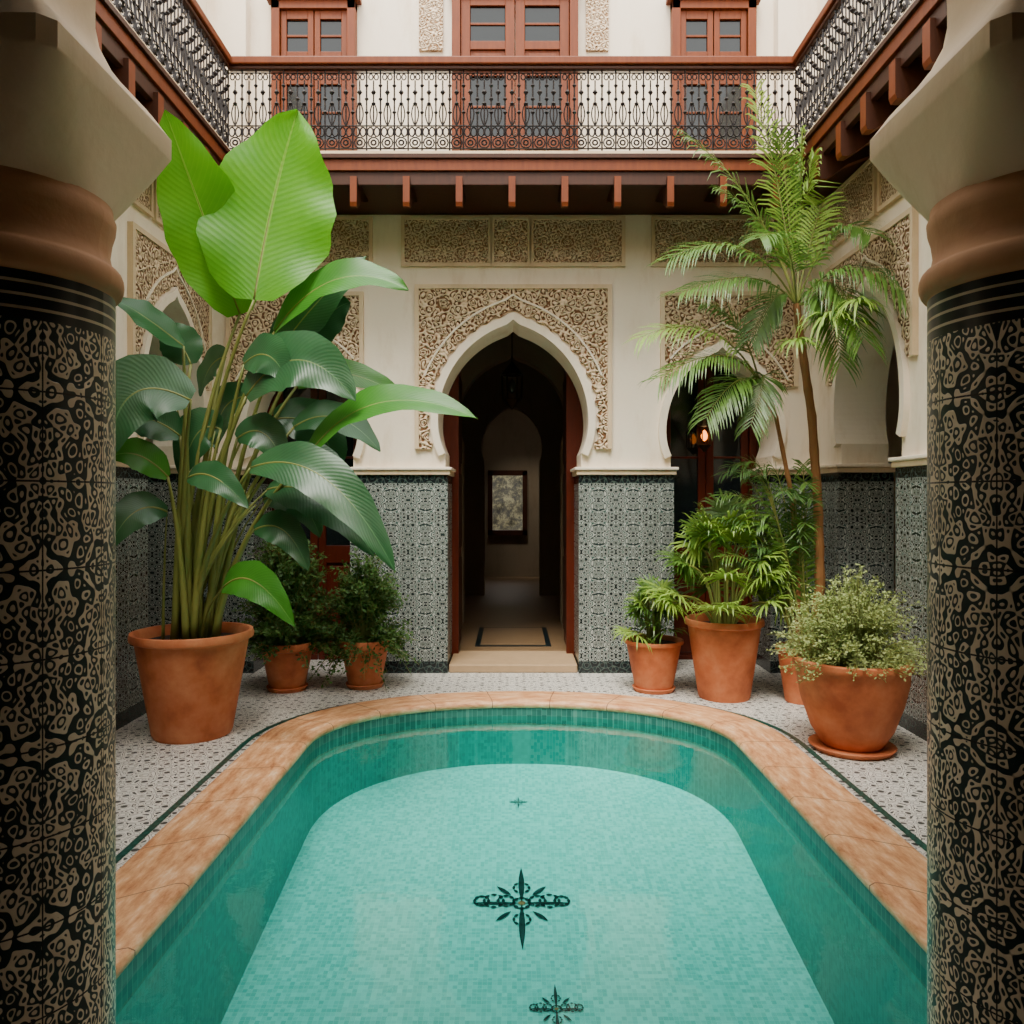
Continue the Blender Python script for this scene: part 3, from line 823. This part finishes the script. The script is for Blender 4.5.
def leaflet(mb,p,d,l,w,nrm,mat,droop=0.25):
    d=d.normalized(); sd=d.cross(nrm)
    if sd.length<1e-4: sd=d.cross(V((1,0,0)))
    sd.normalize(); b=len(mb.v); dn=V((0,0,-1))
    p1=p+d*l*0.45+dn*l*droop*0.12; p2=p+d*l*0.8+dn*l*droop*0.5; p3=p+d*l*0.97+dn*l*droop
    mb.v+=[p-sd*w*0.3,p+sd*w*0.3,p1-sd*w,p1+sd*w,p2-sd*w*0.6,p2+sd*w*0.6,p3]
    mb.face([b,b+1,b+3,b+2],mat); mb.face([b+2,b+3,b+5,b+4],mat); mb.face([b+4,b+5,b+6],mat)
def frond(mb,p0,p1,p2,LL,n,mat,w=0.008,droop=0.35,rr=0.008,hv=None):
    pts=bez(p0,p1,p2,20); mb.tube(pts,[rr*(1-0.8*i/20) for i in range(21)],M_stem,5)
    for i in range(n):
        t=0.22+0.78*i/(n-1); k=t*20; j=min(19,int(k)); p=pts[j].lerp(pts[j+1],k-j); tg=(pts[j+1]-pts[j]).normalized()
        up=V((0,-0.45,0.9)); sd=tg.cross(up)
        if sd.length<0.1: sd=V((1,0,0))
        sd.normalize(); nm=sd.cross(tg)
        l=LL*(0.55+0.45*math.sin(pi*min(1,t*0.95)))*random.uniform(0.85,1.1)
        for sg in (-1,1):
            d=tg*(0.45+0.5*t)+sd*sg*0.85+nm*random.uniform(-0.1,0.3)
            leaflet(mb,p,d,l,w,nm,mat,droop*random.uniform(0.6,1.4))
def fan(mb,p,d,R,n,mat,w=0.01,droop=0.35,spread=2.3):
    d=d.normalized(); sd=d.cross(V((0,-0.3,1)))
    if sd.length<0.1: sd=V((1,0,0))
    sd.normalize(); nm=sd.cross(d)
    for i in range(n):
        a=-spread+2*spread*i/(n-1)
        dd=d*math.cos(a)+sd*math.sin(a)+nm*random.uniform(-0.05,0.25)
        leaflet(mb,p,dd,R*random.uniform(0.85,1.1)*(0.75+0.25*math.cos(a/1.3)),w,nm,mat,droop*random.uniform(0.5,1.4))
def keep_clear(mb):
    for v in mb.v:
        if v.x>2.45: v.x=2.45-random.uniform(0,0.02)
        if v.z>3.55:
            if v.y>5.87: v.y=5.87-random.uniform(0,0.02)
            if v.x>2.05: v.x=2.05-random.uniform(0,0.02)
        if v.y>6.62: v.y=6.62
palm=empty('potted_palm_tree'); px,py_=2.09,5.74
pot(palm,px,py_,0.18,0.40,2,False)
S2=0.00720
def T(u,v,w=0): return V((px+u*S2,py_-w*S2,0.68+v*S2))
mb=MB()
def trunk(pts,r):
    P=[V(p) for p in pts]; out=[]
    for i in range(len(P)-1):
        for k in range(8): out.append(P[i].lerp(P[i+1],k/8))
    out.append(P[-1])
    mb.tube(out,[r*(1-0.35*i/len(out))*(1.12 if i%3==0 else 1) for i in range(len(out))],M_trunk,10)
trunk([T(8,-48),T(18,20),T(16,100),T(8,190,5),T(-4,260,10),T(-11,300,15)],0.038)
trunk([T(-5,-48),T(-4,30),T(-10,110),T(-26,190),T(-44,225,5)],0.020)
def fr(b,c,t,ll,n=38,mt=None,dr=0.4,w=0.0078): frond(mb,T(*b),T(*c),T(*t),ll,n,mt or random.choice([M_palm,M_palm,M_palmL]),w,dr)
C1=(-11,298,15)
for (c,t,ll) in [((-30,420,25),(-56,500,30),.30),((-50,410,25),(-122,452,40),.32),((-4,400,10),(6,465,20),.26),((-60,380,30),(-140,335,50),.32),
    ((-50,340,30),(-132,300,60),.30),((18,350,60),(50,289,105),.30),((14,345,50),(24,253,85),.30),((2,335,50),(12,235,65),.28),((15,390,40),(30,345,86),.26),
    ((-30,330,20),(-60,262,30),.24),((-30,385,10),(-85,410,20),.26),((4,385,20),(18,430,50),.24),((-30,370,60),(-70,340,90),.26),((-20,410,15),(-30,460,25),.26)]:
    fr(C1,c,t,ll)
C2=(-44,223,5)
for (c,t,ll) in [((-90,300,20),(-168,262,40),.28),((-80,270,30),(-150,222,50),.28),((-70,240,20),(-105,186,40),.25),((-60,300,0),(-100,300,10),.24),((-34,250,10),(-60,180,30),.22)]:
    fr(C2,c,t,ll,30)
for (u,v,w,R) in [(4,279,60,.34),(-22,258,50,.22),(22,288,80,.22)]:
    frond(mb,T(*C1),T(u*0.5,v+20,w*.5),T(u,v,w),0.02,3,M_palm)
    fan(mb,T(u,v,w),V((0.1,-0.6,-0.1)),R,36,M_palmL,0.011,0.6,2.7)
for i in range(34):
    u=random.uniform(-95,5); v=random.uniform(50,155)
    frond(mb,T(random.uniform(-12,8),-45,random.uniform(-8,8)),T(u*0.4,v*1.1,0),T(u,v*0.93,random.uniform(-10,25)),0.16,20,random.choice([M_fern,M_palm]),0.0055)
keep_clear(mb)
mb.build('fronds',palm)

def clump(name,x,y,r,h,n,hs,ws,R,style=0,seed=1,nl=16,lw=0.010,ox=0,mats=(M_palmL,M_palm),sc=False):
    random.seed(seed); root=empty(name); z=pot(root,x,y,r,h,style,sc); mb=MB()
    for i in range(n):
        a=i*2.4+random.uniform(-.3,.3); e=random.uniform(0.0,1.0)
        dx=math.cos(a)*ws*(1-e*0.75); dy=math.sin(a)*ws*0.7*(1-e*0.7); zz=z+hs*(0.16+0.70*e)
        p0=V((x+math.cos(a)*r*0.25,y+math.sin(a)*r*0.25,z-0.03)); p2=V((x+dx+ox*e,y+dy,zz)); p1=V((x+dx*0.3,y+dy*0.3,z+(zz-z)*0.85+0.04))
        mb.tube(bez(p0,p1,p2,8),[0.007]*9,M_stem,5)
        fan(mb,p2,(p2-p1).normalized()+V((0,-0.2,0.55)),R*random.uniform(0.8,1.15),nl,random.choice(mats),lw,0.4,2.1)
    keep_clear(mb)
    mb.build('foliage',root)
clump('potted_lady_palm',1.56,5.86,0.28,0.58,40,0.98,0.44,0.27,2,3,24,0.011,mats=(M_palmL,M_palmL,M_palm))
clump('potted_dwarf_palm',1.08,6.07,0.22,0.36,28,0.50,0.20,0.19,2,5,18,0.009,mats=(M_palmL,M_palm,M_palm),sc=True)
def shrub(name,x,y,r,h,style,n,W,H,D,leaf,mat,seed,per=26,z_up=0.0,wild=0.0,sc=True):
    random.seed(seed); root=empty(name); z=pot(root,x,y,r,h,style,sc); mb=MB()
    for i in range(n):
        a=random.uniform(0,2*pi); q=math.sqrt(random.random()); k=1+random.uniform(-wild,wild)
        tx=x+math.cos(a)*q*W*k; ty=y+math.sin(a)*q*D*k; tz=z+H*(1-0.75*q*q)*random.uniform(0.55,1.0)*k
        if q>0.75: tz-=random.uniform(0,0.15)*z_up
        p0=V((x+math.cos(a)*r*0.5*q,y+math.sin(a)*r*0.5*q,z-0.02)); p2=V((tx,ty,tz)); p1=V((x+(tx-x)*0.5,y+(ty-y)*0.5,max(tz,z)+0.05))
        pts=bez(p0,p1,p2,8); mb.tube(pts,0.002,M_stem,3,False)
        for k in range(per):
            t=0.25+0.75*k/per; f=t*8; j=min(7,int(f)); p=pts[j].lerp(pts[j+1],f-j)
            d=V((random.gauss(0,1),random.gauss(0,1),random.gauss(0.2,0.8))).normalized()
            nn=V((random.gauss(0,.6),random.gauss(-.3,.6),1)).normalized()
            l=leaf*random.uniform(0.6,1.3); sd=d.cross(nn).normalized()*l*0.30; b=len(mb.v)
            st=p+d*l*0.5
            mb.v+=[st,st+d*l*0.5+sd,st+d*l,st+d*l*0.5-sd]
            mb.face([b,b+1,b+2,b+3],mat)
    keep_clear(mb)
    mb.build('foliage',root)
    return root
shrub('potted_shrub',1.98,4.64,0.325,0.50,1,480,0.46,0.55,0.42,0.021,M_bush,11,26,1.0,0.16)
shrub('potted_fern',-1.145,6.2,0.20,0.34,0,300,0.40,0.70,0.32,0.032,M_fern,12,36,3.0,0.12)
shrub('potted_fern',-1.72,6.1,0.21,0.34,0,320,0.46,0.95,0.36,0.034,M_fern,13,36,2.2,0.12)

# ------------------------------------------------------------ light & camera
w=bpy.data.worlds.new('sky'); scn.world=w; w.use_nodes=True
bg=w.node_tree.nodes['Background']; bg.inputs[0].default_value=(1.0,0.98,0.945,1); bg.inputs[1].default_value=4.3
sd=bpy.data.lights.new('sun','SUN'); sd.energy=6.0; sd.angle=math.radians(26); sd.color=(1,0.945,0.85)
so=bpy.data.objects.new('sun',sd); scn.collection.objects.link(so)
so.rotation_euler=(math.radians(28),math.radians(-8),0)
cd=bpy.data.cameras.new('camera'); cam=bpy.data.objects.new('camera',cd); scn.collection.objects.link(cam)
cd.sensor_width=36; cd.lens=28; cam.location=(0,0,1.45)
cam.rotation_euler=(pi/2,0,0)
cd.clip_start=0.05
cd.shift_y=-0.0117
scn.camera=cam
